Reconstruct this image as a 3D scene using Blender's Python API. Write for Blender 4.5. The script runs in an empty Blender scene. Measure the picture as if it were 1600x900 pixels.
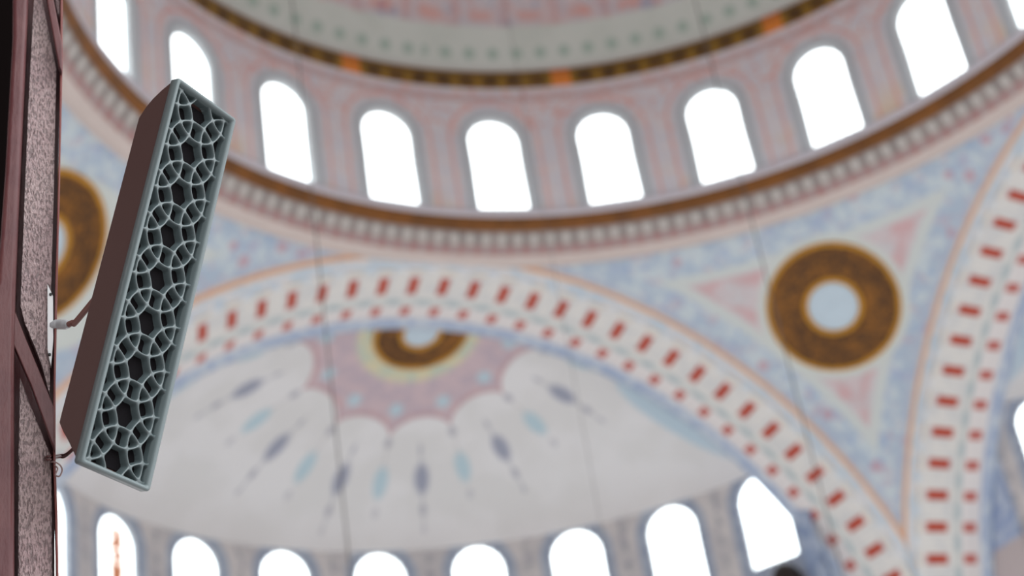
import bpy, bmesh, math, random
import numpy as np
from mathutils import Vector, Matrix, Quaternion

random.seed(7)
PI = math.pi
scene = bpy.context.scene
COL = scene.collection

# ------------------------------------------------------------------ camera
F_PX = 2441.9
CAM = Vector((-14.2835, -20.7243, -21.1514))
YAW, ELEV, ROLL = 0.4549, 0.4898, -0.1662
_f = Vector((math.sin(YAW)*math.cos(ELEV), math.cos(YAW)*math.cos(ELEV), math.sin(ELEV)))
_r = Vector((math.cos(YAW), -math.sin(YAW), 0))
_u = _r.cross(_f)
RT = math.cos(ROLL)*_r + math.sin(ROLL)*_u
UP = -math.sin(ROLL)*_r + math.cos(ROLL)*_u
FW = _f
def cam2w(v): return v[0]*RT + v[1]*UP + v[2]*FW
def ray(px, py): return FW + (px-800)/F_PX*RT - (py-450)/F_PX*UP
def at(px, py, depth): return CAM + ray(px, py)*depth

cd = bpy.data.cameras.new('camera'); co = bpy.data.objects.new('camera', cd); COL.objects.link(co)
m = Matrix((RT, UP, -FW)).transposed().to_4x4(); m.translation = CAM
co.matrix_world = m
cd.sensor_width = 36; cd.lens = 36*F_PX/1600; cd.clip_start = 0.05; cd.clip_end = 500
cd.dof.use_dof = True; cd.dof.focus_distance = 3.0; cd.dof.aperture_fstop = 2.5
scene.camera = co
scene.view_settings.view_transform = 'Standard'; scene.view_settings.look = 'None'
scene.view_settings.gamma = 1; scene.view_settings.use_curve_mapping = False
scene.view_settings.exposure = 0.0

# ------------------------------------------------------------------ node helpers
class M:
    """A material whose nodes are written as expressions."""
    def __init__(s, name, rough=0.7, spec=0.3):
        s.mat = bpy.data.materials.new(name); s.mat.use_nodes = True
        s.nt = s.mat.node_tree
        s.b = s.nt.nodes['Principled BSDF']
        s.b.inputs['Roughness'].default_value = rough
        s.b.inputs['Specular IOR Level'].default_value = spec
    def node(s, t, **kw):
        n = s.nt.nodes.new(t)
        for k, v in kw.items(): setattr(n, k, v)
        return n
    def put(s, sock, v):
        if isinstance(v, X): s.nt.links.new(v.s, sock)
        else: sock.default_value = v
    def math(s, op, a, b=0.0, c=0.0):
        n = s.node('ShaderNodeMath', operation=op)
        for i, v in enumerate((a, b, c)):
            if isinstance(v, X) or v != 0.0: s.put(n.inputs[i], v)
            else: n.inputs[i].default_value = 0.0
        return X(s, n.outputs[0])
    def uv(s):
        n = s.node('ShaderNodeUVMap'); n.uv_map = 'pattern'
        sp = s.node('ShaderNodeSeparateXYZ'); s.nt.links.new(n.outputs[0], sp.inputs[0])
        return X(s, sp.outputs[0]), X(s, sp.outputs[1])
    def obj(s):
        n = s.node('ShaderNodeTexCoord')
        sp = s.node('ShaderNodeSeparateXYZ'); s.nt.links.new(n.outputs['Object'], sp.inputs[0])
        return X(s, sp.outputs[0]), X(s, sp.outputs[1]), X(s, sp.outputs[2])
    def vec(s, x, y, z=0.0):
        n = s.node('ShaderNodeCombineXYZ')
        for i, v in enumerate((x, y, z)): s.put(n.inputs[i], v)
        return X(s, n.outputs[0])
    def noise(s, vec, scale=5.0, detail=2.0, rough=0.5):
        n = s.node('ShaderNodeTexNoise'); s.nt.links.new(vec.s, n.inputs['Vector'])
        n.inputs['Scale'].default_value = scale; n.inputs['Detail'].default_value = detail
        n.inputs['Roughness'].default_value = rough
        return X(s, n.outputs[0])
    def voro(s, vec, scale=5.0, rand=1.0):
        n = s.node('ShaderNodeTexVoronoi'); s.nt.links.new(vec.s, n.inputs['Vector'])
        n.inputs['Scale'].default_value = scale; n.inputs['Randomness'].default_value = rand
        return X(s, n.outputs['Distance'])
    def mix(s, fac, a, b):
        n = s.node('ShaderNodeMix', data_type='RGBA')
        s.put(n.inputs[0], fac)
        for k, v in ((6, a), (7, b)):
            if isinstance(v, X): s.nt.links.new(v.s, n.inputs[k])
            else: n.inputs[k].default_value = (*v, 1)
        return X(s, n.outputs[2])
    def step(s, a, b, x):          # smooth 0 -> 1 as x goes from a to b
        n = s.node('ShaderNodeMapRange', interpolation_type='SMOOTHSTEP')
        s.put(n.inputs[0], x); n.inputs[1].default_value = a; n.inputs[2].default_value = b
        return X(s, n.outputs[0])
    def band(s, x, a, b, e=0.02):  # 1 inside [a, b]
        return s.step(a-e, a+e, x) * (1 - s.step(b-e, b+e, x))
    def color(s, c): s.put(s.b.inputs['Base Color'], c if isinstance(c, X) else (*c, 1))
    def bump(s, h, strength=0.3, dist=0.01):
        n = s.node('ShaderNodeBump'); n.inputs['Strength'].default_value = strength
        n.inputs['Distance'].default_value = dist
        s.nt.links.new(h.s, n.inputs['Height']); s.nt.links.new(n.outputs[0], s.b.inputs['Normal'])
class X:
    def __init__(s, m, sock): s.m = m; s.s = sock
    def __add__(s, o): return s.m.math('ADD', s, o)
    __radd__ = __add__
    def __sub__(s, o): return s.m.math('SUBTRACT', s, o)
    def __rsub__(s, o): return s.m.math('SUBTRACT', o, s)
    def __mul__(s, o): return s.m.math('MULTIPLY', s, o)
    __rmul__ = __mul__
    def __truediv__(s, o): return s.m.math('DIVIDE', s, o)
    def fract(s): return s.m.math('FRACT', s)
    def abs(s): return s.m.math('ABSOLUTE', s)
    def sqrt(s): return s.m.math('SQRT', s)
    def sin(s): return s.m.math('SINE', s)
    def asin(s): return s.m.math('ARCSINE', s)
    def floor(s): return s.m.math('FLOOR', s)
    def gt(s, v): return s.m.math('GREATER_THAN', s, v)
    def lt(s, v): return s.m.math('LESS_THAN', s, v)
    def min(s, v): return s.m.math('MINIMUM', s, v)
    def max(s, v): return s.m.math('MAXIMUM', s, v)
def srgb(r, g, b):
    f = lambda c: (c/255/12.92 if c/255 <= .04045 else ((c/255+.055)/1.055)**2.4)
    return (f(r), f(g), f(b))
GAIN = 1.30
def tone(r, g, b):                 # paint colour whose lit look is about this
    return tuple(min(.9, c*GAIN) for c in srgb(r, g, b))

# ------------------------------------------------------------------ mesh helpers
def link(name, verts, faces, mat, parent=None, smooth=True, uvs=None, loc=None):
    me = bpy.data.meshes.new(name)
    me.from_pydata([tuple(v) for v in verts], [], faces)
    if uvs is not None:
        l = me.uv_layers.new(name='pattern')
        idx = np.empty(len(me.loops), dtype=np.int32); me.loops.foreach_get('vertex_index', idx)
        l.data.foreach_set('uv', np.asarray(uvs, dtype=np.float32)[idx].ravel())
    if mat: me.materials.append(mat)
    if smooth: me.polygons.foreach_set('use_smooth', [True]*len(me.polygons))
    o = bpy.data.objects.new(name, me); COL.objects.link(o)
    if parent: o.parent = parent
    if loc: o.location = loc
    return o
def tag(o, label=None, cat=None, group=None, kind=None):
    if label: o['label'] = label
    if cat: o['category'] = cat
    if group: o['group'] = group
    if kind: o['kind'] = kind
    return o
def empty(name, loc, label, cat, group=None):
    o = bpy.data.objects.new(name, None); COL.objects.link(o); o.location = loc
    o.empty_display_size = .05
    return tag(o, label, cat, group)
def grid_faces(nu, nv, base=0, wrap=False):
    fs = []
    for i in range(nu if wrap else nu-1):
        for j in range(nv-1):
            a = base + i*nv + j; b = base + ((i+1) % nu)*nv + j
            fs.append((a, b, b+1, a+1))
    return fs
def revolve(name, prof, mat, n=288, cx=0, cy=0, ucount=24, parent=None, a0=0.0, a1=2*PI, wav=None, uoff=0.0):
    vs, uv = [], []
    nn = n+1
    for i in range(nn):
        a = a0 + (a1-a0)*i/n
        s = 0
        for j, (r, z) in enumerate(prof):
            if j: s += math.hypot(r-prof[j-1][0], z-prof[j-1][1])
            rr = r + (wav(a, j, s) if wav else 0)
            vs.append((cx+rr*math.sin(a), cy+rr*math.cos(a), z)); uv.append(((a-uoff)/(2*PI)*ucount, s))
    return link(name, vs, grid_faces(nn, len(prof)), mat, parent, uvs=uv)
def mod_bevel(o, w, seg=3):
    b = o.modifiers.new('bevel', 'BEVEL'); b.width = w; b.segments = seg; b.limit_method = 'ANGLE'; b.angle_limit = .6
    return o
def tube(name, pts, radii, mat, parent=None, n=14, caps=True):
    pts = [Vector(p) for p in pts]
    if not isinstance(radii, (list, tuple)): radii = [radii]*len(pts)
    vs, fs = [], []
    nrm = None
    for i, p in enumerate(pts):
        t = (pts[min(i+1, len(pts)-1)] - pts[max(i-1, 0)]).normalized()
        if nrm is None: nrm = t.orthogonal().normalized()
        nrm = (nrm - t*nrm.dot(t)).normalized()
        bn = t.cross(nrm)
        for k in range(n):
            a = 2*PI*k/n
            vs.append(p + (nrm*math.cos(a) + bn*math.sin(a))*radii[i])
    for i in range(len(pts)-1):
        for k in range(n):
            k2 = (k+1) % n
            fs.append((i*n+k, i*n+k2, (i+1)*n+k2, (i+1)*n+k))
    if caps:
        fs.append(tuple(range(n-1, -1, -1))); fs.append(tuple((len(pts)-1)*n+k for k in range(n)))
    return link(name, vs, fs, mat, parent)
def spline(pts, n=8):
    pts = [Vector(p) for p in pts]
    out = []
    for i in range(len(pts)-1):
        p0 = pts[max(i-1, 0)]; p1 = pts[i]; p2 = pts[i+1]; p3 = pts[min(i+2, len(pts)-1)]
        for k in range(n):
            t = k/n
            out.append(.5*((2*p1) + (p2-p0)*t + (2*p0-5*p1+4*p2-p3)*t*t + (3*p1-p0-3*p2+p3)*t**3))
    out.append(pts[-1]); return out

# ------------------------------------------------------------------ measures of the building (metres; origin under the dome axis at cornice level)
D = 12.339             # plane of the four arches
ZA = -14.104           # springing of the arches
RA = 13.456            # extrados of the arches
S = math.sqrt(D*D + RA*RA)   # pendentive sphere
NB = 24                # windows in the drum
AZ0 = 0.4112 - math.radians(360/NB)   # azimuth of one drum window
R_DRUM = 11.79
DW, DZB, DZT = 1.44, 0.54, 3.46
SY, SR, SZC = 10.0, 15.5, -1.065      # half dome: axis, shell radius, crown
SW_R, SW_B, SW_T, SW_W = 11.11, -8.33, -5.66, 1.58
SW_A0, SW_DA = 0.303, 0.26535
APEX_Y = 14.62

# ------------------------------------------------------------------ paints of the building
WHITE = tone(204, 201, 200)
def mat_drum():
    m = M('painted_drum_plaster'); u, v = m.uv(); x, y, z = m.obj()
    bay = 2*PI*R_DRUM/NB
    lx = ((u+.5).fract() - .5)*bay
    zs = DZT - DW/2
    up = (v-zs).max(0.0)
    d = (lx*lx + up*up).sqrt() - DW/2
    p = m.vec(x, y, z)
    n = m.noise(p, 1.6, 4, .6); n2 = m.noise(p, 5, 3)
    base = m.mix(m.step(.38, .62, n), tone(204, 199, 200), tone(196, 195, 200))
    base = m.mix(m.step(.56, .70, n2)*.45, base, tone(206, 168, 158))
    base = m.mix((1-m.step(.6, 1.7, v))*m.step(.45, .65, m.noise(p, .9, 2))*.8, base, tone(204, 184, 160))
    scroll = m.step(.50, .56, m.noise(p, 2.6, 1)) * (1-m.step(.56, .62, m.noise(p, 2.6, 1)))
    base = m.mix(scroll*m.step(2.6, 3.3, v)*.6, base, tone(204, 142, 128))
    # red line that follows the arch and meets its neighbour
    red = m.band(d, .50, .58, .05)
    base = m.mix(red*.7, base, tone(204, 140, 128))
    grey = m.step(.42, .30, d)
    g2 = m.mix(m.step(.05, .14, d), tone(196, 202, 204), tone(172, 178, 182))
    base = m.mix(m.step(.36, .26, d), base, g2)
    base = m.mix(m.band(v, .30, .46, .05), base, tone(200, 197, 202))
    base = m.mix(m.band(v, 4.05, 4.3, .06)*.6, base, tone(176, 142, 138))
    m.color(base); return m.mat
def mat_dome():
    m = M('painted_dome_plaster'); u, v = m.uv(); x, y, z = m.obj(); p = m.vec(x, y, z)
    n = m.noise(p, 1.3, 3, .6); n2 = m.noise(p, 3.2, 2)
    pink = m.mix(m.step(.4, .6, n), tone(184, 168, 168), tone(174, 170, 174))
    pink = m.mix(m.step(.58, .68, n2)*.5, pink, tone(186, 132, 122))
    pink = m.mix(m.step(.60, .68, m.noise(p, 2.1, 2))*.7, pink, tone(132, 140, 160))
    lob = ((u*2).fract()-.5).abs()*2
    pink = m.mix((1-m.step(.0, .35, lob))*.35, pink, tone(170, 105, 98))
    pink = m.mix(m.band(v, 1.55, 1.85, .1)*m.step(.3, .8, lob)*.5, pink, tone(192, 120, 100))
    green = m.mix(m.step(.35, .75, m.noise(p, .8, 2)), tone(184, 188, 181), tone(176, 181, 173))
    dx = ((u*4.4).fract()-.5)*.7; dy = v-.62
    dot = 1-m.step(.10, .24, (dx*dx+dy*dy).sqrt())
    green = m.mix(dot*.8, green, tone(138, 158, 146))
    c = m.mix(m.step(1.38, 1.52, v + m.noise(p, 1.5, 1)*.1), green, pink)
    c = m.mix(1-m.step(.16, .26, v), c, tone(176, 174, 170))
    m.color(c); return m.mat
def mat_text_band():
    m = M('gilt_band_of_dark_panels', .5, .4); u, v = m.uv(); x, y, z = m.obj(); p = m.vec(x, y, z)
    cell = (u*4.5).fract(); idx = ((u*.5).fract()*9).floor()
    dx = (cell-.5).abs(); dy = (v-.41).abs()
    dark = (1-m.step(.24, .36, dx))*(1-m.step(.16, .25, dy))
    gold = m.mix(m.noise(p, 4, 2), tone(146, 108, 32), tone(112, 86, 28))
    ink = m.mix(m.step(.45, .62, m.noise(p, 7, 2)), tone(64, 44, 20), tone(110, 76, 26))
    c = m.mix(dark*.95, gold, ink)
    c = m.mix(idx.lt(.5)*(1-m.step(.36, .46, dx)), c, tone(205, 122, 48))
    m.color(c); return m.mat
def mat_gold():
    m = M('gilt_cornice', .45, .4); u, v = m.uv(); x, y, z = m.obj(); p = m.vec(x, y, z)
    c = m.mix(m.step(.3, .7, m.noise(p, 1.6, 3)), tone(122, 74, 20), tone(98, 60, 18))
    c = m.mix(m.step(.56, .66, m.noise(p, 4.2, 2))*.6, c, tone(96, 54, 24))
    c = m.mix(m.band(v, .0, .05, .02), c, tone(112, 84, 40))
    m.color(c); return m.mat
def mat_corbels():
    m = M('painted_corbel_rows'); u, v = m.uv(); x, y, z = m.obj(); p = m.vec(x, y, z)
    fx = ((u*7).fract()-.5).abs()
    white = (1-m.step(.20, .36, fx))*m.band(v, .10, .40, .06)
    base = m.mix(m.step(.4, .6, m.noise(p, 3, 2)), tone(126, 118, 115), tone(142, 132, 128))
    base = m.mix(white, base, tone(176, 172, 167))
    low = m.mix(m.step(.30, .42, ((u*7+.5).fract()-.5).abs()), tone(158, 130, 127), tone(160, 148, 147))
    low = m.mix(m.step(.5, .65, m.noise(p, 6, 2))*.5, low, tone(150, 100, 96))
    m.color(m.mix(m.step(.36, .46, v), base, low)); return m.mat
def mat_plain(name, c, rough=.7, spec=.3, var=.06, scale=1.5):
    m = M(name, rough, spec); x, y, z = m.obj()
    n = m.noise(m.vec(x, y, z), scale, 3)
    m.color(m.mix(n, tuple(q*(1-var) for q in c), tuple(min(.95, q*(1+var)) for q in c))); return m.mat
def mat_pendentive():
    m = M('painted_pendentive'); x, y, z = m.obj(); p = m.vec(x, y, z)
    ey = (math.asin(D/S) - (y/S).asin())*S
    ex = (math.asin(D/S) - (x/S).asin())*S
    ea = ex.min(ey)
    er = (math.asin((-.85-ZA)/S) - ((z-ZA)/S).asin())*S
    e = ea.min(er)
    n1 = m.noise(p, 2.2, 3, .6); n2 = m.noise(p, 5.5, 2)
    blue = m.mix(m.step(.42, .58, n1), tone(160, 175, 190), tone(182, 193, 198))
    blue = m.mix(m.step(.56, .66, m.noise(p, 3.3, 2))*.55, blue, tone(176, 162, 174))
    blue = m.mix(m.step(.60, .68, m.noise(p, 2.6, 1))*.5, blue, tone(150, 164, 190))
    pink = m.mix(m.step(.40, .60, n1), tone(192, 180, 182), tone(186, 184, 186))
    pink = m.mix(m.step(.52, .66, n2)*.4, pink, tone(186, 158, 160))
    edge = m.band(e, 1.15, 1.5, .12)*m.step(.4, .6, m.noise(p, 1.5, 1))
    pink = m.mix(edge*.5, pink, tone(188, 136, 138))
    blue = m.mix((1-m.step(.14, .26, m.voro(p, 1.25)))*.75, blue, tone(176, 140, 152))
    blue = m.mix((1-m.step(.10, .20, m.voro(p, 1.9)))*.7, blue, tone(134, 158, 190))
    pink = m.mix((1-m.step(.10, .24, m.voro(p, 3.6)))*.45, pink, tone(186, 136, 140))
    pale = tone(188, 194, 192)
    c = m.mix(m.step(1.06, 1.16, e), pale, pink)
    c = m.mix(1-m.step(.76, .90, e), c, blue)
    c = m.mix(m.band(ea, .12, .24, .05)*.8, c, tone(164, 172, 188))
    c = m.mix(1-m.step(.06, .12, ea), c, tone(206, 178, 158))
    # pale halo round the roundel
    dx = x-MED[0]; dy = y-MED[1]; dz = z-MED[2]
    dm = (dx*dx+dy*dy+dz*dz).sqrt()
    c = m.mix(1-m.step(1.95, 2.12, dm), c, tone(190, 196, 192))
    m.color(c); return m.mat
def mat_arch():
    m = M('painted_arch_voussoirs'); u, v = m.uv(); x, y, z = m.obj(); p = m.vec(x, y, z)
    fx = ((u+.5).fract()-.5).abs()
    n = m.noise(p, 2.2, 3)
    face = m.mix(m.step(.4, .62, n), tone(206, 206, 206), tone(186, 198, 206))
    face = m.mix(m.band(v, .55, .75, .06)*m.step(.42, .6, m.noise(p, 3, 2)), face, tone(176, 190, 204))
    face = m.mix(1-m.step(.06, .12, v), face, tone(216, 172, 136))
    face = m.mix(m.step(.80, .92, v)*(1-m.step(.22, .34, fx)), face, tone(196, 184, 168))
    blk = m.mix(m.step(.45, .6, m.noise(p, 3, 2)), tone(205, 204, 200), tone(196, 197, 196))
    blk = m.mix(m.band(fx, .30, .36, .03)*.25, blk, tone(180, 176, 172))
    red = m.mix(m.noise(p, 2.5, 2), tone(172, 72, 50), tone(160, 60, 46))
    blk = m.mix((1-m.step(.12, .20, fx))*m.band(v, 1.20, 1.82, .08), blk, red)
    teal = m.mix(m.step(.2, .35, fx), tone(188, 191, 188), tone(164, 176, 178))
    sm = m.mix((1-m.step(.12, .20, fx))*m.band(v, 3.12, 3.85, .08), tone(208, 204, 202), tone(176, 98, 90))
    bl = m.mix(m.step(.42, .62, m.noise(p, 3.0, 3)), tone(152, 166, 188), tone(176, 186, 197))
    c = m.mix(m.step(.97, 1.03, v), face, blk)
    c = m.mix(m.step(1.97, 2.05, v), c, teal)
    c = m.mix(m.step(2.95, 3.05, v), c, sm)
    c = m.mix(m.step(3.97, 4.05, v), c, bl)
    m.color(c); return m.mat
def mat_half_dome():
    m = M('painted_half_dome'); x, y, z = m.obj(); p = m.vec(x, y, z)
    dy = y-APEX_Y
    rho = (x*x+dy*dy).sqrt()
    phi = m.math('ARCTAN2', x, dy)*(180/PI) - 1.0
    k = phi/30
    tc = (k+.5).fract()-.5            # 0 on a cusp
    tt = k.fract()-.5                 # 0 on a tongue
    a = tc.abs()*2                    # 0 cusp .. 1 tongue
    b1 = 1-a
    rb = 2.92 + .62*(1-(1-b1*b1*.98).max(0.0).sqrt())
    white = m.mix(m.step(.4, .6, m.noise(p, .6, 2)), tone(206, 206, 206), tone(200, 200, 199))
    pink = m.mix(m.step(.4, .6, m.noise(p, 3, 3)), tone(186, 168, 172), tone(174, 160, 168))
    pink = m.mix(m.band(rho - rb, -.16, .02, .05)*.5, pink, tone(176, 134, 134))
    td = tc*rho*(PI/6)
    def blob(t, r0, rt, rr):
        return 1-m.step(.55, 1.15, ((t/rt)*(t/rt) + ((rho-r0)/rr)*((rho-r0)/rr)).sqrt())
    pink = m.mix(blob(td, 2.62, .24, .24)*.85, pink, tone(168, 192, 200))
    halo = m.mix(m.step(.4, .6, m.noise(p, 3, 2)), tone(196, 190, 160), tone(176, 186, 170))
    pink = m.mix(1-m.step(1.62, 1.85, rho), pink, halo)
    c = m.mix(m.step(-.05, .05, rho-rb), pink, white)
    tw = tt*rho*(PI/6)
    c = m.mix(blob(td, 4.72, .25, .50)*.8, c, tone(156, 184, 194))
    c = m.mix(blob(tw, 4.72, .25, .48)*.85, c, tone(128, 134, 154))
    for t, rad, sz, f in ((td, 3.62, .13, .6), (td, 5.5, .12, .35), (tw, 3.9, .09, .4), (tw, 5.55, .12, .6), (tw, 6.05, .09, .4)):
        c = m.mix(blob(t, rad, sz, sz*1.4)*f, c, tone(136, 138, 152))
    c = m.mix(m.band(rho, 3.7, 6.0, .15)*(1-m.step(.02, .07, tw.abs()))*.35, c, tone(140, 142, 154))
    c = m.mix((1-m.step(.01, .05, td.abs()))*m.band(rho, 3.4, 4.4, .1)*.25, c, tone(150, 140, 140))
    ax = (x.abs()-7.7)/2.0; ay = (y-14.55)/.85
    c = m.mix(1-m.step(.9, 1.05, (ax*ax+ay*ay).sqrt()), c, tone(172, 190, 200))
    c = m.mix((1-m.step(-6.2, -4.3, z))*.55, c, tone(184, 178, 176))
    # blue strip beside the arch, wider towards the springing
    w = (y-13.95) - .5*m.step(-3.0, -9.0, z)*2
    bl = m.mix(m.step(.42, .6, m.noise(p, 3, 3)), tone(136, 152, 182), tone(166, 178, 194))
    c = m.mix(1-m.step(.15, .35, w), c, bl)
    c = m.mix(1-m.step(-9.5, -9.38, z), c, tone(172, 163, 163))
    m.color(c); return m.mat
def mat_half_wall():
    m = M('painted_half_dome_window_wall'); u, v = m.uv(); x, y, z = m.obj(); p = m.vec(x, y, z)
    bay = SW_DA*SW_R
    lx = ((u+.5).fract()-.5)*bay
    up = (v-(SW_T-SW_W/2)).max(0.0)
    d = (lx*lx+up*up).sqrt() - SW_W/2
    base = m.mix(m.step(.4, .6, m.noise(p, 1.2, 3)), tone(184, 179, 177), tone(172, 168, 168))
    side = (lx.abs()-bay/2).abs()
    mot = (1-m.step(.05, .22, side))*m.step(.48, .62, m.noise(p, 3.2, 2))
    base = m.mix(mot*.7, base, tone(136, 134, 144))
    base = m.mix((1-m.step(.02, .12, side))*m.band(((v*1.6).fract()-.5).abs(), .0, .22, .06)*.5, base, tone(132, 136, 140))
    brd = m.mix(m.step(.4, .62, m.noise(p, 3, 2)), tone(134, 142, 158), tone(150, 158, 170))
    base = m.mix(1-m.step(.26, .36, d), base, brd)
    base = m.mix((1-m.step(-9.05, -8.75, v))*.7, base, tone(150, 146, 148))
    bl = m.mix(m.step(.42, .6, m.noise(p, 3, 3)), tone(112, 132, 164), tone(150, 164, 184))
    base = m.mix((1-m.step(14.36, 14.5, y))*.85*m.step(.0, .25, d), base, bl)
    m.color(base); return m.mat

def glass(name, tint=None):
    m = M(name); nt = m.nt
    out = nt.nodes['Material Output']
    tr = m.node('ShaderNodeBsdfTransparent'); gl = m.node('ShaderNodeBsdfGlossy'); gl.inputs['Roughness'].default_value = .05
    tr.inputs[0].default_value = (.97, .985, .98, 1)
    mx = m.node('ShaderNodeMixShader'); mx.inputs[0].default_value = .04
    nt.links.new(tr.outputs[0], mx.inputs[1]); nt.links.new(gl.outputs[0], mx.inputs[2])
    if tint:
        x, y, z = m.obj(); p = m.vec(x, y, z)
        n = m.step(.32, .46, m.noise(p, 4.0, 2)) * (1-m.step(.16, .34, (x-.02).abs())) * m.band(z, -.8, .95, .15)*tint
        c = m.mix(n, (.97, .985, .98), (.36, .21, .14))
        nt.links.new(c.s, tr.inputs[0])
    nt.links.new(mx.outputs[0], out.inputs[0])
    return m.mat

# position of the painted roundels on the pendentive sphere
def on_sphere(px, py, c, r):
    d = ray(px, py).normalized(); o = CAM-c; b = o.dot(d); q = o.dot(o)-r*r
    return CAM + d*(-b+math.sqrt(b*b-q))
CZ = Vector((0, 0, ZA))
MED = on_sphere(1302, 478, CZ, S)
MEDL = on_sphere(62, 385, CZ, S)

# ------------------------------------------------------------------ dome, drum, cornices
prof = []
R_D = 12.75; zc_d = 5.06 - math.sqrt(R_D**2-11.88**2)
a_s = math.acos(11.88/R_D)
for i in range(49):
    a = a_s + (PI/2-.01-a_s)*i/48
    prof.append((R_D*math.cos(a), zc_d+R_D*math.sin(a)))
UO = AZ0
tag(revolve('ceiling_dome', prof, mat_dome(), 288, uoff=UO), 'painted main dome shell above the ring of arched windows', 'dome', kind='structure')
tag(revolve('trim_1', [(11.88, 5.12), (11.80, 5.11), (11.80, 4.44), (11.86, 4.40)], mat_text_band(), 288, uoff=UO+math.radians(7.5+30)+.03),
    'upper gold band with dark panels at the foot of the dome', 'gilt band', kind='structure')

def arch_hole(w, zb, zt, ang, cz, grow=0.0):
    """distance from (0, cz) to the edge of an arched opening in direction ang."""
    lo, hi = 0.0, 20.0
    zs = zt-w/2
    ca, sa = math.cos(ang), math.sin(ang)
    def inside(t):
        x, z = t*ca, cz+t*sa
        if z < zb-grow: return False
        if z <= zs: return abs(x) <= w/2+grow
        return math.hypot(x, z-zs) <= w/2+grow
    for _ in range(40):
        mid = (lo+hi)/2
        if inside(mid): lo = mid
        else: hi = mid
    return lo
def contour(w, zb, zt, n=72, extra=(), grow=0.0):
    cz = (zb+zt)/2
    an = [2*PI*i/n for i in range(n)]
    an += [math.atan2(zb-cz, w/2), math.atan2(zb-cz, -w/2) % (2*PI)]
    an += list(extra)
    an = sorted(set(round(a % (2*PI), 6) for a in an))
    out = [an[0]]
    for a in an[1:]:
        if a-out[-1] > .004: out.append(a)
    return out, [(arch_hole(w, zb, zt, a, cz, grow)*math.cos(a), cz+arch_hole(w, zb, zt, a, cz, grow)*math.sin(a)) for a in out]
def arched_wall(name, R, cy, az_list, dA, w, zb, zt, z0, z1, a_min, a_max, mat, az_ref):
    bay = dA*R; cz = (zb+zt)/2
    corners = [math.atan2(z1-cz, bay/2), math.atan2(z1-cz, -bay/2), math.atan2(z0-cz, -bay/2), math.atan2(z0-cz, bay/2)]
    ang, inner = contour(w, zb, zt, 72, corners)
    outer = []
    for a in ang:
        ca, sa = math.cos(a), math.sin(a)
        t = min((bay/2)/max(1e-9, abs(ca)), ((z1-cz)/sa if sa > 1e-9 else 1e9), ((z0-cz)/sa if sa < -1e-9 else 1e9))
        outer.append((t*ca, cz+t*sa))
    vs, uv, fs = [], [], []
    n = len(ang); K = 5
    def put(u, z, az, r=R):
        a = az + u/R
        vs.append((r*math.sin(a), cy+r*math.cos(a), z)); uv.append(((a-az_ref)/dA, z))
    for az in az_list:
        b = len(vs)
        # rings: outer reveal edge, hole edge, then out to the bay's rectangle
        for (x, z) in inner: put(x*1.02, cz+(z-cz)*1.01, az, R+.22)
        for k in range(K+1):
            t = k/K
            for (p, q) in zip(inner, outer): put(p[0]*(1-t)+q[0]*t, p[1]*(1-t)+q[1]*t, az)
        for k in range(K+1):
            for i in range(n):
                j = (i+1) % n
                fs.append((b+k*n+i, b+k*n+j, b+(k+1)*n+j, b+(k+1)*n+i))
    lo, hi = az_list[0]-dA/2, az_list[-1]+dA/2
    for (p, q) in ((a_min, lo), (hi, a_max)):
        if q-p > 1e-4:
            b = len(vs); nu = max(3, int((q-p)/.03)+2)
            for i in range(nu):
                a = p+(q-p)*i/(nu-1)
                for z in (z0, (z0+z1)/2, z1): put((a-0)*R, z, 0)
            fs += grid_faces(nu, 3, b)
    return link(name, vs, fs, mat, uvs=uv)
azs = [AZ0 + k*2*PI/NB for k in range(NB)]
o = arched_wall('wall_drum', R_DRUM, 0, azs, 2*PI/NB, DW, DZB, DZT, .30, 4.52, 0, 0, mat_drum(), AZ0)
tag(o, 'painted drum wall under the dome, pierced by arched windows', 'drum wall', kind='structure')
tag(revolve('trim_2', [(11.80, .44), (11.74, .44), (11.62, .40), (11.60, .34), (11.61, .16), (11.66, .14)], mat_plain('pale_ledge_plaster', tone(186, 182, 188), .6)),
    'pale grey ledge under the drum windows', 'ledge', kind='structure')
tag(revolve('trim_3', [(11.64, .17), (11.62, .15), (11.625, .02), (11.69, -.10), (11.74, -.20), (11.80, -.22)], mat_gold()),
    'lower brown gold cornice ring under the drum ledge', 'cornice', kind='structure')
nt_ = 7*NB
def wav(a, j, s):
    ph = (a-UO)/(2*PI)*nt_
    t = abs((ph % 1)-.5)*2
    return (-.05*(1-t*t) if 1 <= j <= 3 else (-.03*(1-(1-t)**2) if 4 <= j <= 6 else 0))
tag(revolve('trim_4', [(11.76, -.20), (11.80, -.28), (11.88, -.40), (11.93, -.49), (11.97, -.55), (12.02, -.66), (12.06, -.74), (12.12, -.78)], mat_corbels(), 168*8, uoff=UO, wav=wav),
    'carved corbel rows with white tips below the gold cornice', 'corbel frieze', kind='structure')
pr = [(12.08, -.70)]
for i in range(9):
    a = -PI*.60 + PI*1.15*i/8
    pr.append((12.26-.20*math.cos(a)*1.0, -.86-.14*math.sin(a)) if False else (12.28-.17*math.cos(a*1.0), -.88+.14*math.sin(-a)))
pr.append((12.62, -.80))
tag(revolve('trim_5', [(12.08, -.74), (12.10, -.80), (12.16, -.86), (12.25, -.90), (12.36, -.92), (12.46, -.92), (12.55, -.86)],
            mat_plain('pale_pink_moulding', tone(190, 178, 172), .6)), 'pale pink moulding ring above the pendentives', 'moulding', kind='structure')

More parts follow.
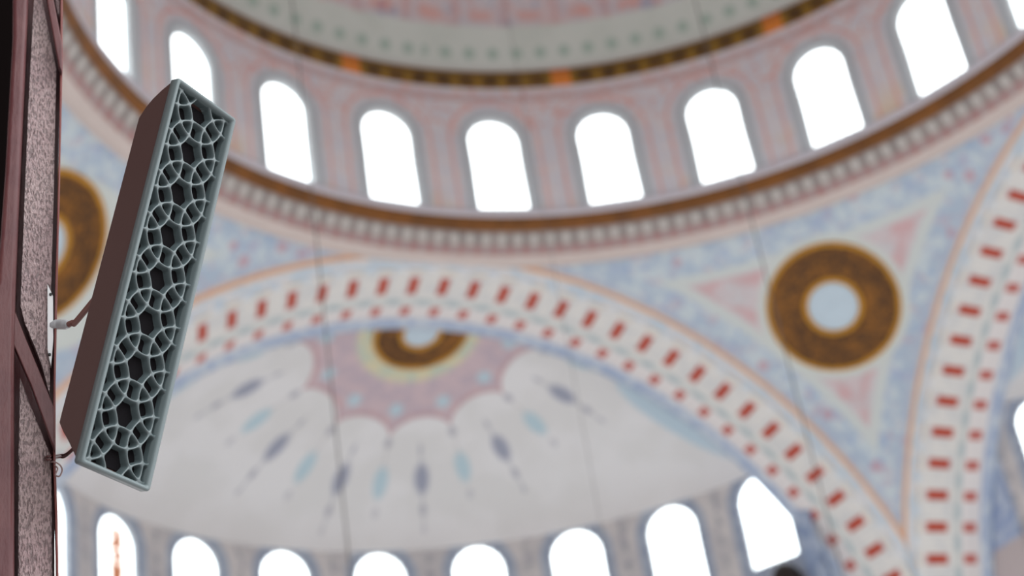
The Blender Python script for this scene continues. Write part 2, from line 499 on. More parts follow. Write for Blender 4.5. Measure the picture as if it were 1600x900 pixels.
# ------------------------------------------------------------------ pendentives (built for +x +y, turned for the other corners)
def pendentive_mesh():
    R0 = math.sqrt(S*S-(-.80-ZA)**2)
    ph0 = math.acos(min(1, D/R0))+.002
    nphi, nr = 97, 41
    vs = []
    for i in range(nphi):
        ph = ph0 + (PI/2-2*ph0)*i/(nphi-1)
        rmax = min(D/math.cos(ph) if math.cos(ph) > 1e-6 else 1e9, D/math.sin(ph) if math.sin(ph) > 1e-6 else 1e9)
        for j in range(nr):
            r = R0 + (rmax-R0)*j/(nr-1)
            vs.append((r*math.sin(ph), r*math.cos(ph), ZA+math.sqrt(S*S-r*r)))
    return vs, grid_faces(nphi, nr)
pv, pf = pendentive_mesh()
pm = mat_pendentive()
pend = link('wall_front_right', pv, pf, pm)
tag(pend, 'blue and pink painted corner pendentive carrying the whole gold roundel, right of the front arch', 'pendentive', kind='structure')
def turn(o, name, ang, label):
    c = o.copy(); COL.objects.link(c); c.name = name; c.rotation_euler = (0, 0, ang)
    c['label'] = label; return c
turn(pend, 'wall_front_left', PI/2, 'blue and pink painted corner pendentive behind the loudspeaker, left of the front arch')
turn(pend, 'wall_back_left', PI, 'painted corner pendentive behind and left of the viewer')
turn(pend, 'wall_back_right', -PI/2, 'painted corner pendentive behind and right of the viewer')

# ------------------------------------------------------------------ the four arches
SP = 0.066622; PH = 0.0108
def arch_mesh(phase, t0=-PI/2, legs=(-1, 1)):
    profile = [(13.456, 0.02, 0.0), (13.44, -.04, .03), (13.36, -.05, .08), (13.30, -.01, .13), (13.15, .0, .5), (12.97, .03, .95), (12.945, .06, 1.0),
               (12.87, .28, 1.25), (12.76, .55, 1.5), (12.70, .78, 1.8), (12.66, .95, 1.98), (12.60, .99, 2.05), (12.565, 1.04, 2.5), (12.55, 1.10, 2.95),
               (12.53, 1.12, 3.0), (12.50, 1.39, 3.5), (12.47, 1.64, 3.95), (12.46, 1.72, 4.02), (12.40, 1.76, 4.2), (12.27, 1.82, 4.5), (12.26, 1.97, 5.0), (12.7, 2.02, 5.05)]
    vs, uv = [], []
    n = 260
    for i in range(n+1):
        t = t0 + (PI/2-t0)*i/n
        for (r, d, v) in profile:
            lim = (D+d+.0)/max(1e-6, abs(math.sin(t)))
            rr = min(r, lim)
            x, z = rr*math.sin(t), ZA+rr*math.cos(t)
            vs.append((x, D+d, z)); uv.append(((t-phase)/SP, v))
    # legs below the springing
    fs = grid_faces(n+1, len(profile))
    for s in legs:
        b = len(vs)
        for (r, d, v) in profile:
            rr = min(r, D+d)
            for z in (ZA, -22.0):
                vs.append((s*rr, D+d, z)); uv.append(((s*PI/2-phase)/SP + s*(ZA-z)/12.6/SP, v))
        for j in range(len(profile)-1):
            fs.append((b+2*j, b+2*j+1, b+2*j+3, b+2*j+2))
    return vs, fs, uv
AM = mat_arch()
v_, f_, u_ = arch_mesh(PH)
arch = tag(link('trim_6', v_, f_, AM, uvs=u_), 'wide front arch of red and white voussoirs before the white half dome', 'arch', kind='structure')
v_, f_, u_ = arch_mesh(0.0027)
a2 = tag(link('trim_7', v_, f_, AM, uvs=u_), 'steep right arch of red and white voussoirs beside the gold roundel', 'arch', kind='structure'); a2.rotation_euler = (0, 0, -PI/2)

v_, f_, u_ = arch_mesh(PH, -.15, (1,))
a3 = tag(link('trim_8', v_, f_, AM, uvs=u_), 'far limb of the left arch of red and white voussoirs, beyond the iron post', 'arch', kind='structure'); a3.rotation_euler = (0, 0, PI/2)
# ------------------------------------------------------------------ the half domes
AMX = math.acos((D+1.97-SY)/SW_R)
def half_dome_mesh():
    vs = []; nA, nP = 121, 49
    rmax = 11.0
    for i in range(nA):
        a = -AMX + 2*AMX*i/(nA-1)
        ca = math.cos(a)
        rmin = min(rmax-.05, (D+1.96-SY)/ca)   # the shell starts at the inner edge of the arch
        for j in range(nP):
            r = rmin + (rmax-rmin)*j/(nP-1)
            vs.append((r*math.sin(a), SY+r*math.cos(a), SZC-SR+math.sqrt(SR*SR-r*r)))
    fs = grid_faces(nA, nP)
    # skirt that runs out behind the arch and closes the joint
    b = len(vs)
    for i in range(nA):
        x, y, z = vs[i*nP]
        vs.append((x, y, z)); vs.append((x*1.14, y-.02, z+.9))
    fs += grid_faces(nA, 2, b)
    b = len(vs)
    # cove down to the window wall
    for i in range(nA):
        a = -AMX + 2*AMX*i/(nA-1)
        for (r, z) in ((11.0, SZC-SR+math.sqrt(SR*SR-121)), (11.07, -5.62), (11.12, -5.625)):
            vs.append((r*math.sin(a), SY+r*math.cos(a), z))
    fs += grid_faces(nA, 3, b)
    return vs, fs
hv, hf = half_dome_mesh()
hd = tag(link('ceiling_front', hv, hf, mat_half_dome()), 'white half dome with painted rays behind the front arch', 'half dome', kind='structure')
def return_mesh():
    vs, fs = [], []
    for s_ in (-1, 1):
        b = len(vs)
        for (x, z) in ((10.26, -5.0), (13.4, -5.0), (10.26, -12.0), (13.4, -12.0)): vs.append((s_*x, D+1.99, z))
        fs.append((b, b+1, b+3, b+2))
        b = len(vs)
        for (x, z) in ((9.2, -9.385), (13.4, -9.385), (9.2, -15.0), (13.4, -15.0)): vs.append((s_*x, D+1.975, z))
        fs.append((b, b+1, b+3, b+2))
    return vs, fs
rv, rf = return_mesh()
ret = tag(link('wall_front_return', rv, rf, hd.data.materials[0], smooth=False), 'blue painted wall strips closing the front half dome against its arch', 'wall', kind='structure')
turn(ret, 'wall_right_return', -PI/2, 'blue painted wall strips closing the right half dome against its arch')
hw_azs = [SW_A0+k*SW_DA for k in range(-5, 4)]
hw = arched_wall('wall_front', SW_R, SY, hw_azs, SW_DA, SW_W, SW_B, SW_T, -9.4, -5.63, -AMX, AMX, mat_half_wall(), SW_A0)
tag(hw, 'painted wall with arched windows at the foot of the front half dome', 'wall', kind='structure')
hl = tag(revolve('trim_10', [(11.11, -9.36), (10.9, -9.40), (10.86, -9.5), (10.86, -9.7), (10.95, -9.8), (11.0, -15.0)], mat_plain('grey_cornice_plaster', tone(160, 154, 154)), 96, 0, SY, a0=-AMX, a1=AMX),
         'grey cornice under the windows of the front half dome', 'cornice', kind='structure')
for ang, side in ((-PI/2, 'right'), (PI/2, 'left'), (PI, 'back')):
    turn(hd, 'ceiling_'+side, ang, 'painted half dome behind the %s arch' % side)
    turn(hw, 'wall_'+side, ang, 'painted window wall at the foot of the %s half dome' % side)
    if side == 'right': turn(hl, 'trim_11', ang, 'grey cornice under the windows of the right half dome')

# ------------------------------------------------------------------ windows: plaster frame with a scalloped inner edge, and a pane
FR = mat_plain('window_frame_plaster', tone(198, 200, 202), .6)
GL = glass('clear_window_glass'); GLS = glass('stained_window_glass', 1.0); GLP = glass('faintly_stained_window_glass', .45)
def window_meshes(w, zb, zt):
    cz = (zb+zt)/2
    ang, c = contour(w, zb, zt, 216)
    cum = [0]
    for i in range(1, len(c)): cum.append(cum[-1]+math.hypot(c[i][0]-c[i-1][0], c[i][1]-c[i-1][1]))
    tot = cum[-1]+math.hypot(c[0][0]-c[-1][0], c[0][1]-c[-1][1])
    nsc = round(tot/.26)
    vs, fs = [], []
    n = len(c)
    rings = []
    for (off, dep) in ((0.035, .0), (-1, .0), (-1, .07), (0.035, .07)):
        for i, (x, z) in enumerate(c):
            L = math.hypot(x, z-cz)
            if off > 0: k = (L+off)/L
            else:
                ins = .008 + .050*abs(math.sin(PI*nsc*cum[i]/tot))
                k = (L-ins)/L
            vs.append((x*k, dep, (z-cz)*k))
    for r in range(4):
        for i in range(n):
            j = (i+1) % n
            a, b = r*n, ((r+1) % 4)*n
            fs.append((a+i, a+j, b+j, b+i))
    me = bpy.data.meshes.new('window_frame'); me.from_pydata(vs, [], fs); me.materials.append(FR)
    pv = []
    for dep in (.03, .042):
        for (x, z) in c: pv.append((x*.995, dep, (z-cz)*.995))
    pf = [tuple(range(n)), tuple(range(2*n-1, n-1, -1))] + [(i, n+i, n+(i+1) % n, (i+1) % n) for i in range(n)]
    def pane(mat):
        p = bpy.data.meshes.new('pane'); p.from_pydata(pv, [], pf); p.materials.append(mat); return p
    return me, pane
wn = [0]
def place_window(fm, pmesh, cx, cy, R, az, cz, label, group, rot=0.0):
    wn[0] += 1
    pos = Matrix.Rotation(rot, 4, 'Z') @ Vector((cx+R*math.sin(az), cy+R*math.cos(az), cz))
    e = bpy.data.objects.new('window_%d' % wn[0], None); COL.objects.link(e)
    e.empty_display_size = .2
    e.location = pos; e.rotation_euler = (0, 0, -az+rot)
    tag(e, label, 'window', group, 'structure')
    a = bpy.data.objects.new('window_frame', fm); COL.objects.link(a); a.parent = e
    b = bpy.data.objects.new('pane', pmesh); COL.objects.link(b); b.parent = e
fm, pn = window_meshes(DW, DZB, DZT)
pc, ps = pn(GL), pn(GLP)
dl = {-4: 'leftmost arched drum window, cut by the top of the picture beside the iron post',
      -3: 'arched drum window directly behind the top of the loudspeaker',
      -2: 'arched drum window just right of the top of the loudspeaker',
      -1: 'second arched drum window right of the loudspeaker',
      0: 'lowest arched drum window, at the middle of the curved row',
      1: 'arched drum window just right of the lowest window of the row',
      2: 'third arched drum window from the right among those seen whole',
      3: 'arched drum window high above the gold roundel on the right',
      4: 'arched drum window at upper right, its head touching the picture top',
      5: 'arched drum window cut off by the upper right corner'}
for k in range(-4, 6):
    place_window(fm, ps if k == -4 else pc, 0, 0, R_DRUM+.05, AZ0+k*2*PI/NB, (DZB+DZT)/2, dl[k], 'drum windows')
fm, pn = window_meshes(SW_W, SW_B, SW_T)
pc, ps, pl = pn(GL), pn(GLS), pn(GLP)
sl = {-5: 'half dome window mostly hidden behind the edge of the iron post',
      -4: 'half dome window with orange stained glass, below the loudspeaker',
      -3: 'half dome window just right of the orange stained one',
      -2: 'third half dome window right of the iron post seen whole in width',
      -1: 'half dome window below the left hanging cable, cut by the picture bottom',
      0: 'half dome window right of the left hanging cable, cut by the picture bottom',
      1: 'half dome window below the faint middle hanging cable',
      2: 'tall half dome window, last but one before the arch on the right',
      3: 'last half dome window, beside the right foot of the front arch'}
for k in range(-5, 4):
    place_window(fm, ps if k == -4 else (pl if k == -3 else pc), 0, SY, SW_R+.05, SW_A0+k*SW_DA, (SW_B+SW_T)/2, sl[k], 'front half dome windows')
place_window(fm, pc, 0, SY, SW_R+.05, SW_A0-5*SW_DA, (SW_B+SW_T)/2, 'window of the right half dome, cut by the right picture edge', 'right half dome windows', -PI/2)

# ------------------------------------------------------------------ gold roundels: each a shallow dish with gilt rims
def mat_calligraphy():
    m = M('brown_band_with_gold_calligraphy', .55, .35); x, y, z = m.obj(); p = m.vec(x, y, z)
    n = m.noise(p, 1.5, 3, .55); n2 = m.noise(m.vec(x*1.0, y*2.0, z), 3.0, 2)
    c = m.mix(m.step(.44, .62, n), tone(76, 48, 20), tone(104, 66, 22))
    c = m.mix(m.step(.54, .64, n2)*.45, c, tone(140, 90, 26))
    c = m.mix(m.step(.58, .66, m.noise(p, 2.4, 2))*.5, c, tone(62, 42, 26))
    c = m.mix(m.step(.52, .64, m.noise(p, 9, 2))*.6, c, tone(150, 98, 28))
    m.color(c); return m.mat
CAL = mat_calligraphy(); RIM = mat_plain('gilt_rim', tone(176, 124, 26), .4, .5, .12, 3); CTR = mat_plain('pale_blue_roundel_plaster', tone(178, 194, 204), .6)
def roundel(pos, normal, r_out, r_in, label, group, curv=S, y_min=None):
    e = empty('calligraphy_roundel', pos, label, 'roundel', group)
    q = normal.to_track_quat('Z', 'Y'); e.rotation_mode = 'QUATERNION'; e.rotation_quaternion = q
    def ring(name, prof, mat, n=120):
        vs = []
        for i in range(n):
            a = 2*PI*i/n
            for (r, h) in prof:
                # follow the vault's hollow: the surface bends towards its centre
                vs.append((r*math.cos(a), r*math.sin(a), h + r*r/(2*curv)))
        fs = grid_faces(n, len(prof), 0, True)
        if y_min is not None:          # the arch hides the rest
            ok = [(pos + q @ Vector(v)).y > y_min for v in vs]
            fs = [f for f in fs if all(ok[i] for i in f)]
        return link(name, vs, fs, mat, e)
    def steps(a, b, h, k=6): return [(a+(b-a)*i/k, h) for i in range(k+1)]
    ring('calligraphy_band', [(r_in+.05, .0)]+steps(r_in+.05, r_out-.05, .05)+[(r_out-.05, .0)], CAL)
    ring('outer_rim', [(r_out-.12, .0), (r_out-.12, .06), (r_out-.06, .09), (r_out, .06), (r_out, -.02)], RIM)
    ring('inner_rim', [(r_in-.02, -.02), (r_in-.02, .06), (r_in+.05, .09), (r_in+.12, .06), (r_in+.12, .0)], RIM)
    ring('centre_disc', [(.001, .06)]+steps(.08, r_in, .04, 4)+[(r_in+.01, -.01)], CTR)
    return e
roundel(MED, (CZ-MED).normalized(), 1.80, .70, 'whole gold and brown roundel with pale blue centre on the right pendentive', 'gold roundels')
roundel(MEDL, (CZ-MEDL).normalized(), 1.80, .70, 'gold and brown roundel half hidden behind the iron post and loudspeaker', 'gold roundels')
ca = Vector((0, SY, SZC-SR)); ap = Vector((0.04, APEX_Y, 0)); ap.z = SZC-SR+math.sqrt(SR*SR-(ap.y-SY)**2-ap.x**2)
roundel(ap, (ca-ap).normalized(), 1.34, .50, 'gold and brown roundel cut by the front arch at the crown of the half dome', 'gold roundels', SR, D+1.99)

# ------------------------------------------------------------------ hanging cables of the lamps
CB = mat_plain('grey_steel_cable', (.10, .09, .085), .6)
def hanging(px, py, depth, r, ztop, zbot, label):
    p = at(px, py, depth)
    o = tube('hanging_cable', [(p.x, p.y, zbot), (p.x, p.y, (zbot+ztop)/2), (p.x, p.y, ztop)], r, CB, None, 8)
    return tag(o, label, 'cable', 'hanging lamp cables')
def dome_z(px, py, depth):
    p = at(px, py, depth); return zc_d+math.sqrt(max(0, R_D**2-p.x**2-p.y**2))
hanging(500, 430, 24, .012, dome_z(500, 430, 24)-.02, -19.0, 'darkest hanging cable, crossing the front arch right of the loudspeaker')
hanging(1240, 600, 25, .011, dome_z(1240, 600, 25)-.02, -19.0, 'hanging cable crossing the left rim of the whole gold roundel')
hanging(915, 690, 28, .005, dome_z(915, 690, 28)-.02, -19.0, 'faintest hanging cable, over the white of the half dome')

# ------------------------------------------------------------------ unseen slabs around the viewer, added to block sky light
DK = mat_plain('dark_corner_plaster', (.16, .12, .11), .8)
def box(name, x0, x1, y0, y1, z0, z1, mat, parent=None):
    vs = [(x, y, z) for x in (x0, x1) for y in (y0, y1) for z in (z0, z1)]
    fs = [(0, 1, 3, 2), (4, 6, 7, 5), (0, 4, 5, 1), (2, 3, 7, 6), (0, 2, 6, 4), (1, 5, 7, 3)]
    return link(name, vs, fs, mat, parent, smooth=False)
tag(box('ceiling_corner', -27, -12.6, -27, -12.6, -9.0, -8.4, DK), 'flat ceiling of the corner bay over the viewer', 'ceiling', kind='structure')
tag(box('wall_corner_back', -27, -17, -27, -26.4, -24, -9.0, DK), 'outer wall of the corner bay behind the viewer', 'wall', kind='structure')
tag(box('wall_corner_left', -27, -26.4, -26.4, -11, -24, -9.0, DK), 'outer wall of the corner bay left of the viewer', 'wall', kind='structure')

# ------------------------------------------------------------------ the iron post
P0 = at(50, 450, 3.12)
PN = Vector((CAM.x-P0.x, CAM.y-P0.y, 0)).normalized()      # towards the viewer
PA = Vector((0, 0, 1)).cross(PN).normalized()              # to the viewer's right
def on_post(px, py, o):
    d = ray(px, py); c = P0 + PN*o
    t = (c-CAM).dot(PN)/d.dot(PN)
    return CAM + d*t
def plate(name, px, o_front, o_back, mat, parent, bev=.004, seg=3):
    org = parent.location
    fr = [on_post(x, y, o_front)-org for (x, y) in px]
    bk = [p - PN*(o_front-o_back) for p in fr]
    n = len(px)
    fs = [tuple(range(n)), tuple(range(2*n-1, n-1, -1))] + [(i, n+i, n+(i+1) % n, (i+1) % n) for i in range(n)]
    o = link(name, fr+bk, fs, mat, parent, smooth=True)
    bm = bmesh.new(); bm.from_mesh(o.data); bmesh.ops.recalc_face_normals(bm, faces=bm.faces); bm.to_mesh(o.data); bm.free()
    if bev: mod_bevel(o, bev, seg)
    o.modifiers.new('wn', 'WEIGHTED_NORMAL').keep_sharp = True
    return o
def mat_paint(name, c1, c2, rough, bumpy, sc=1.0, spec=.3):
    m = M(name, rough, spec); x, y, z = m.obj()
    p = m.vec(x, y, z*.36); q = m.vec(x, y, z)
    n = m.noise(p, 250*sc, 2.5, .6); big = m.noise(q, 9, 3)
    c = m.mix(m.step(.35, .65, big), c1, c2)
    c = m.mix(m.step(.54, .40, n)*min(1, .58*bumpy), c, tuple(k*.35 for k in c1))
    m.color(c)
    m.bump(n + m.noise(p, 80*sc, 2)*.6, .95*bumpy, .008)
    return m.mat
ROUGHP = mat_paint('coarse_maroon_paint', (.36, .25, .25), (.42, .31, .30), .27, 1.25, 1.0, .6)  # base colour lightened to carry the gloss highlight on the maroon
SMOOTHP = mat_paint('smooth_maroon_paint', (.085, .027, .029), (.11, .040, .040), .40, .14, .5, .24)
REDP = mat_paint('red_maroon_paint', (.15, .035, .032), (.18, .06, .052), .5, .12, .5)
post = empty('iron_post', on_post(50, 1000, -.03), 'maroon painted iron lattice post at the left picture edge', 'post')
plate('flange', [(22, -400), (46, -400), (44, 0), (36, 170), (29, 320), (24, 450), (22, 560), (22, 900), (22, 1700), (-70, 1700), (-70, 560), (-5, 440), (8, 260), (19, 60)], .045, -.06, SMOOTHP, post, .010, 5)
plate('web_plate', [(56, -60), (57, -30), (66, 0), (88, 108), (84, 300), (80, 450), (78, 560), (78, 618), (66, 572), (52, 536), (38, 503), (32, 478), (33, 450), (38, 320), (44, 170), (53, 0), (55, -60)], .0, -.02, ROUGHP, post, .003)
plate('web_plate', [(31, 588), (46, 628), (64, 672), (80, 712), (81, 760), (82, 900), (82, 1700), (28, 1700), (28, 900), (29, 700)], .0, -.02, ROUGHP, post, .003)
plate('web_plate', [(86, -60), (93, -60), (93, 26), (90, 20), (87, 0)], .0, -.02, ROUGHP, post, .001)
plate('back_plate', [(20, -400), (96, -400), (94, 100), (87, 450), (85, 700), (88, 1700), (18, 1700), (20, 450)], -.05, -.06, SMOOTHP, post, 0)
plate('lacing_bar', [(-30, 380), (5, 442), (18, 472), (40, 528), (68, 596), (84, 636), (86, 704), (82, 694), (48, 600), (22, 540), (-30, 430)], .030, .012, SMOOTHP, post, .004, 4)
plate('lacing_bar', [(62, -60), (75, -60), (84, 0), (97, 66), (97, 112), (92, 104), (73, 0)], .030, .012, SMOOTHP, post, .003, 4)
plate('edge_strip', [(95, -400), (99, -400), (98, 100), (94, 280), (90, 450), (87, 600), (87, 720), (90, 800), (92, 900), (93, 1700), (89, 1700), (88, 900), (86, 800), (83, 720), (83, 640), (86, 450), (91, 280), (94, 100)], .015, -.06, REDP, post, .0015, 2)

# dark pier of the building that the post stands against
DKP = mat_plain('dark_brown_panelling', (.004, .0025, .0025), .9, .02)
pc_ = at(-150, 450, 3.75)
def pier():
    org = Vector((pc_.x, pc_.y, -15.0))
    vs, fs = [], []
    wR = (at(46, 450, 3.75)-pc_).dot(PA)
    for a_ in (-1.2, wR):
        for o_ in (-.9, .0):
            for z_ in (-24, -9.0):
                vs.append(Vector((pc_.x, pc_.y, 0)) + PA*a_ + PN*o_ + Vector((0, 0, z_)) - org)
    fs = [(0, 1, 3, 2), (4, 6, 7, 5), (0, 4, 5, 1), (2, 3, 7, 6), (0, 2, 6, 4), (1, 5, 7, 3)]
    o = link('wall_pier', vs, fs, DKP, None, smooth=False, loc=org)
    return mod_bevel(o, .02, 3)
tag(pier(), 'dark brown pier behind the iron post at the left picture edge', 'pier', kind='structure')

# ------------------------------------------------------------------ the column loudspeaker with its pierced grille
SC = 0.8
Bw = [cam2w((.532, -.403, .744)).normalized(), None, None]
bl_ = cam2w((.131, .908, .398)); bl_ = (bl_ - Bw[0]*bl_.dot(Bw[0])).normalized()
Bw[1] = bl_
front = Bw[0].cross(Bw[1]).normalized()                    # out of the grille
if front.dot(FW) > 0: front = -front
cs = CAM + cam2w((-.8309152*SC, .02436904*SC, 3.74285394*SC))
sp = empty('column_loudspeaker', cs, 'tall grey column loudspeaker with pierced arabesque front, tilted down beside the post', 'loudspeaker')
ms = Matrix((Bw[0], Bw[1], front)).transposed().to_4x4(); ms.translation = cs
sp.matrix_world = ms
# local axes: x across, y along, z out of the front
SWD, SLN, SDP = .21598806*SC, SC, .092
def mat_grey(name, c1, c2, rough=.42, spec=.45):
    m = M(name, rough, spec); x, y, z = m.obj(); p = m.vec(x, y, z)
    n = m.noise(p, 18, 3)
    m.color(m.mix(n, c1, c2)); m.bump(m.noise(p, 500, 2), .08, .001); return m.mat
def mat_case():
    m = M('brown_grey_case_paint', .55, .2); x, y, z = m.obj(); p = m.vec(x, y, z)  # case coloured darker and redder than the bezel's grey
    m.color(m.mix(m.noise(p, 5, 2), (.066, .032, .029), (.076, .038, .033))); m.bump(m.noise(p, 400, 2), .06, .001); return m.mat
GREY, CASE = mat_grey('grey_painted_plastic', (.112, .138, .142), (.132, .158, .162)), mat_case()
GRL = mat_grey('dark_grey_grille_plastic', (.068, .088, .092), (.080, .102, .106), .33, .7)  # grey plastic darkened, so shade on the grille walls is in its colour
CLOTH = mat_plain('black_grille_cloth', (.008, .007, .008), .95, .05, .2, 300)
# case: side outline swept across the width, ends rounded off towards the back
W2 = SWD/2
out = [(.3985, -.016), (.392, -.026), (.381, -.044), (.366, -.063), (.348, -.079), (.325, -.0915), (.30, -.092),
       (-.30, -.092), (-.318, -.0915), (-.336, -.075), (-.358, -.052), (-.381, -.030), (-.392, -.020), (-.3985, -.016)]
vs = [(s*(W2-.0015), l, d) for s in (-1, 1) for (l, d) in out]
n = len(out)
fs = [tuple(range(n)), tuple(range(2*n-1, n-1, -1))] + [(i, i+1, n+i+1, n+i) for i in range(n-1)]
o = link('case', vs, fs, CASE, sp, smooth=True)
bm = bmesh.new(); bm.from_mesh(o.data); bmesh.ops.recalc_face_normals(bm, faces=bm.faces); bm.to_mesh(o.data); bm.free()
mod_bevel(o, .004, 3); o.modifiers.new('wn', 'WEIGHTED_NORMAL')
# bezel: raised frame round the front with a rolled lip
def rrect(hx, hy, r, n=6):
    pts = []
    for (cx_, cy_, a0_) in ((hx-r, hy-r, 0), (-hx+r, hy-r, PI/2), (-hx+r, -hy+r, PI), (hx-r, -hy+r, 1.5*PI)):
        for k in range(n+1):
            a = a0_+PI/2*k/n; pts.append((cx_+r*math.cos(a), cy_+r*math.sin(a)))
    return pts
rings = [(.006, -.020, .006), (0.0, -.020, .006), (0.0, -.004, .006), (.0012, -.001, .006), (.0035, .0, .005), (.0065, -.0006, .004), (.0090, -.0035, .0035), (.0100, -.008, .003), (.0104, -.0290, .003)]
vs, fs = [], []
for (ins, d, r) in rings:
    for (x, y) in rrect(W2-ins, SLN/2-ins, max(.001, r)): vs.append((x, y, d))
nn = len(vs)//len(rings)
for k in range(len(rings)-1):
    for i in range(nn):
        j = (i+1) % nn; fs.append((k*nn+i, k*nn+j, (k+1)*nn+j, (k+1)*nn+i))
link('bezel', vs, fs, GREY, sp)
# grille: overlapping circles on a triangular lattice, ribs rounded in front and flaring behind
P = .0922
hx, hy = W2-.0098, SLN/2-.0098
nx, ny = 150, 760
xs = np.linspace(-hx, hx, nx); ys = np.linspace(-hy, hy, ny)
Xg, Yg = np.meshgrid(xs, ys, indexing='ij')
RC = .700*P
cent = []
for i in range(-2, 3):
    for j in range(-7, 8):
        cent.append((i*.866025*P, j*P + (P/2 if i % 2 else 0)))
dist = np.full(Xg.shape, 9.0); acc = np.zeros(Xg.shape); kk = .0026
for (cx_, cy_) in cent:
    dd = np.abs(np.hypot(Xg-cx_, Yg-cy_)-RC)
    acc += np.exp(-dd/kk)
dist = -kk*np.log(acc+1e-30)
edge = np.minimum(hx-np.abs(Xg), hy-np.abs(Yg))
dist = -.0022*np.log(np.exp(-dist/.0022)+np.exp(-(edge+.0022)/.0022))
w0, w1, dep = .0012, .0037, .0200
t = np.clip((dist-w0)/(w1-w0), 0, 1)
top = -.0100
# rounded crown, then a steep flaring wall
h = top - np.where(dist < w0, np.maximum(dist, 0)*.4, .0004 + dep*(.16*t + .84*t**2.2))
valid = dist < w1*1.02
idx = -np.ones(Xg.shape, dtype=int)
keep = np.zeros((nx-1, ny-1), bool)
keep = valid[:-1, :-1] | valid[1:, :-1] | valid[:-1, 1:] | valid[1:, 1:]
used = np.zeros(Xg.shape, bool)
used[:-1, :-1] |= keep; used[1:, :-1] |= keep; used[:-1, 1:] |= keep; used[1:, 1:] |= keep
idx[used] = np.arange(used.sum())
vv = np.stack([Xg[used], Yg[used], h[used]], 1)
ii, jj = np.nonzero(keep)
fs = np.stack([idx[ii, jj], idx[ii+1, jj], idx[ii+1, jj+1], idx[ii, jj+1]], 1)
g = link('grille', vv.tolist(), fs.tolist(), GRL, sp)
vs = [(x, y, z) for x in (-hx, hx) for y in (-.380, .380) for z in (-.0300, -.0280)]
link('grille_cloth', vs, [(0, 1, 3, 2), (4, 6, 7, 5), (0, 4, 5, 1), (2, 3, 7, 6), (0, 2, 6, 4), (1, 5, 7, 3)], CLOTH, sp, smooth=False)

# ------------------------------------------------------------------ wall bracket holding the loudspeaker
STEEL = mat_plain('white_painted_steel', (.62, .60, .60), .45, .4, .05, 20)
GREYM = mat_plain('worn_grey_metal', (.36, .36, .37), .35, .5, .15, 60)
BLK = mat_plain('dark_screw_head', (.015, .015, .015), .4)
RUST = mat_plain('brown_rod_paint', (.16, .07, .06), .45, .4, .1, 30)
br = empty('speaker_bracket', on_post(78, 508, .0), 'white steel bracket with two screws joining the post and the loudspeaker', 'bracket')
mp = plate('mounting_plate', [(74, 443), (83, 463), (83.5, 530), (80, 572), (77, 562), (74, 545)], .012, .0, STEEL, br, .001, 2)
for (x, y) in ((79, 460), (77.5, 554)):
    c = on_post(x, y, .013)-br.location
    tube('screw', [c-PN*.004, c+PN*.0015, c+PN*.002], [.0028, .0028, .0018], BLK, mp, 12)
def on_speaker(x, y, z): return ms @ Vector((x, y, z))
back = on_speaker(-.035, .02, -.0915)
a0 = on_post(78, 508, .012); a1 = at(92, 507, 3.08); a2 = at(107, 507, 3.06)
L = br.location
tube('swivel_arm', [p-L for p in spline([a0, a1, a2], 8)], [.004+.006*min(1, i/5) if i < 12 else (.010 if i < 14 else .0075) for i in range(17)], GREYM, br, 18)
tube('rod', [p-L for p in spline([a2, at(114, 504, 3.055), at(122, 499, 3.05), back], 8)], .006, RUST, br, 12)
# ------------------------------------------------------------------ rounded stand-in on the ledge for an unidentified dark shape
lp = at(1229, 897, 1.0)-CAM
a_ = CAM-Vector((0, SY, 0)); A_ = lp.x**2+lp.y**2; B_ = a_.x*lp.x+a_.y*lp.y; C_ = a_.x**2+a_.y**2-10.75**2
pl_ = CAM + lp*((-B_+math.sqrt(B_*B_-A_*C_))/A_)
DARK = mat_plain('dark_brown_lamp_case', (.022, .015, .013), .5)
lamp = empty('lamp_case', (pl_.x, pl_.y, -9.40), 'small dark rounded lamp case on the ledge under the last half dome window', 'lamp')
lv = []
for i in range(13):
    a = PI/2*i/12
    for k in range(24):
        b = 2*PI*k/24
        lv.append((.52*math.cos(a)*math.cos(b), .34*math.cos(a)*math.sin(b), .10+(pl_.z+.13+9.5)*math.sin(a)))
lf = [(i*24+k, i*24+(k+1) % 24, (i+1)*24+(k+1) % 24, (i+1)*24+k) for i in range(12) for k in range(24)]
link('hood', lv, lf, DARK, lamp)
tube('base', [(0, 0, 0), (0, 0, .05), (0, 0, .11)], [.56, .56, .53], DARK, lamp, 24)
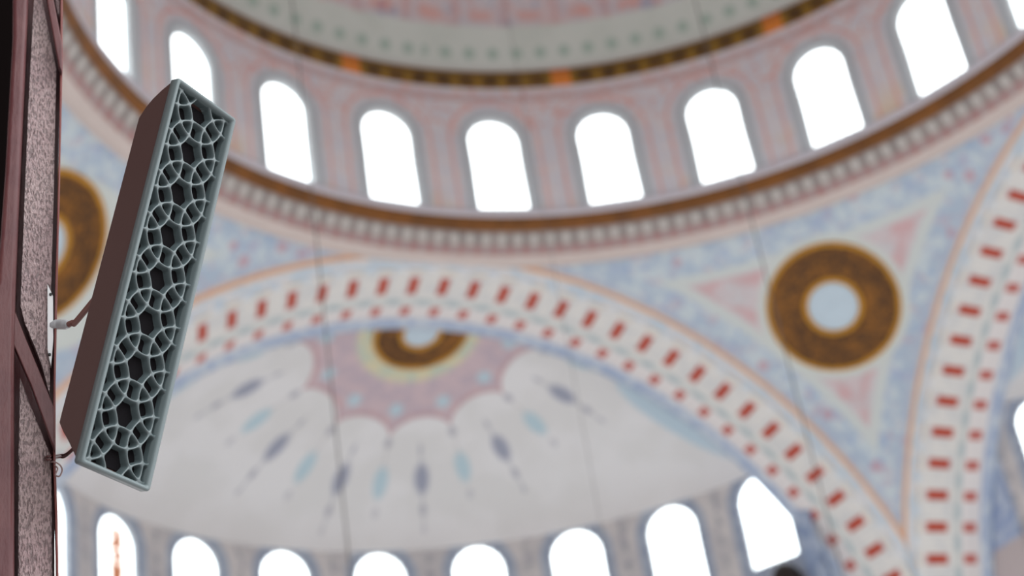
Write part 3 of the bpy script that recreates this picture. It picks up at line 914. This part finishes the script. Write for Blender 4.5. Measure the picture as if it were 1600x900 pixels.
# ------------------------------------------------------------------ signal cable
WIRE = mat_plain('brown_cable_sheath', (.075, .022, .02), .3, .5, .1, 50)
wr = empty('speaker_cable', on_post(72, 716, .004), 'thin brown twin cable running from the post into the foot of the loudspeaker', 'cable')
L = wr.location
e1 = on_speaker(-W2+.03, -.350, -.058); e2 = on_speaker(-W2+.032, -.352, -.056)
tube('strand', [p-L for p in spline([on_post(70, 714, .002), on_post(78, 713, .02), at(92, 711, 3.06), at(104, 709, 3.04), e1], 8)], .0024, WIRE, wr, 10)
tube('strand', [p-L for p in spline([on_post(70, 718, .002), on_post(78, 718, .022), at(92, 715, 3.05), at(104, 712.5, 3.03), e2], 8)], .0024, WIRE, wr, 10)
WIRE2 = mat_plain('pinkish_loop_sheath', (.30, .20, .19), .35, .5, .1, 50)
tube('loose_loop', [p-L for p in spline([on_post(79, 722, .004), on_post(86, 722, .03), on_post(94, 727, .035), on_post(97, 735, .035), on_post(93, 744, .03), on_post(87, 742, .022), on_post(90, 732, .02), on_post(84, 726, .012)], 8)], .0015, WIRE2, wr, 8)

# ------------------------------------------------------------------ daylight: bright overcast sky, softer light from the hall below
w = bpy.data.worlds.new('overcast'); scene.world = w; w.use_nodes = True
nt = w.node_tree; bg = nt.nodes['Background']
tc = nt.nodes.new('ShaderNodeTexCoord'); sx = nt.nodes.new('ShaderNodeSeparateXYZ'); nt.links.new(tc.outputs['Generated'], sx.inputs[0])
mr = nt.nodes.new('ShaderNodeMapRange'); mr.interpolation_type = 'SMOOTHSTEP'
mr.inputs[1].default_value = -.05; mr.inputs[2].default_value = .18
nt.links.new(sx.outputs[2], mr.inputs[0])
mx = nt.nodes.new('ShaderNodeMix'); mx.data_type = 'RGBA'
nt.links.new(mr.outputs[0], mx.inputs[0])
mx.inputs[6].default_value = (.88, .86, .865, 1); mx.inputs[7].default_value = (4.1, 4.3, 4.4, 1)
nt.links.new(mx.outputs[2], bg.inputs[0]); bg.inputs[1].default_value = 1.0
scene.cycles.use_denoising = True
scene.cycles.max_bounces = 8; scene.cycles.diffuse_bounces = 4; scene.cycles.transparent_max_bounces = 12
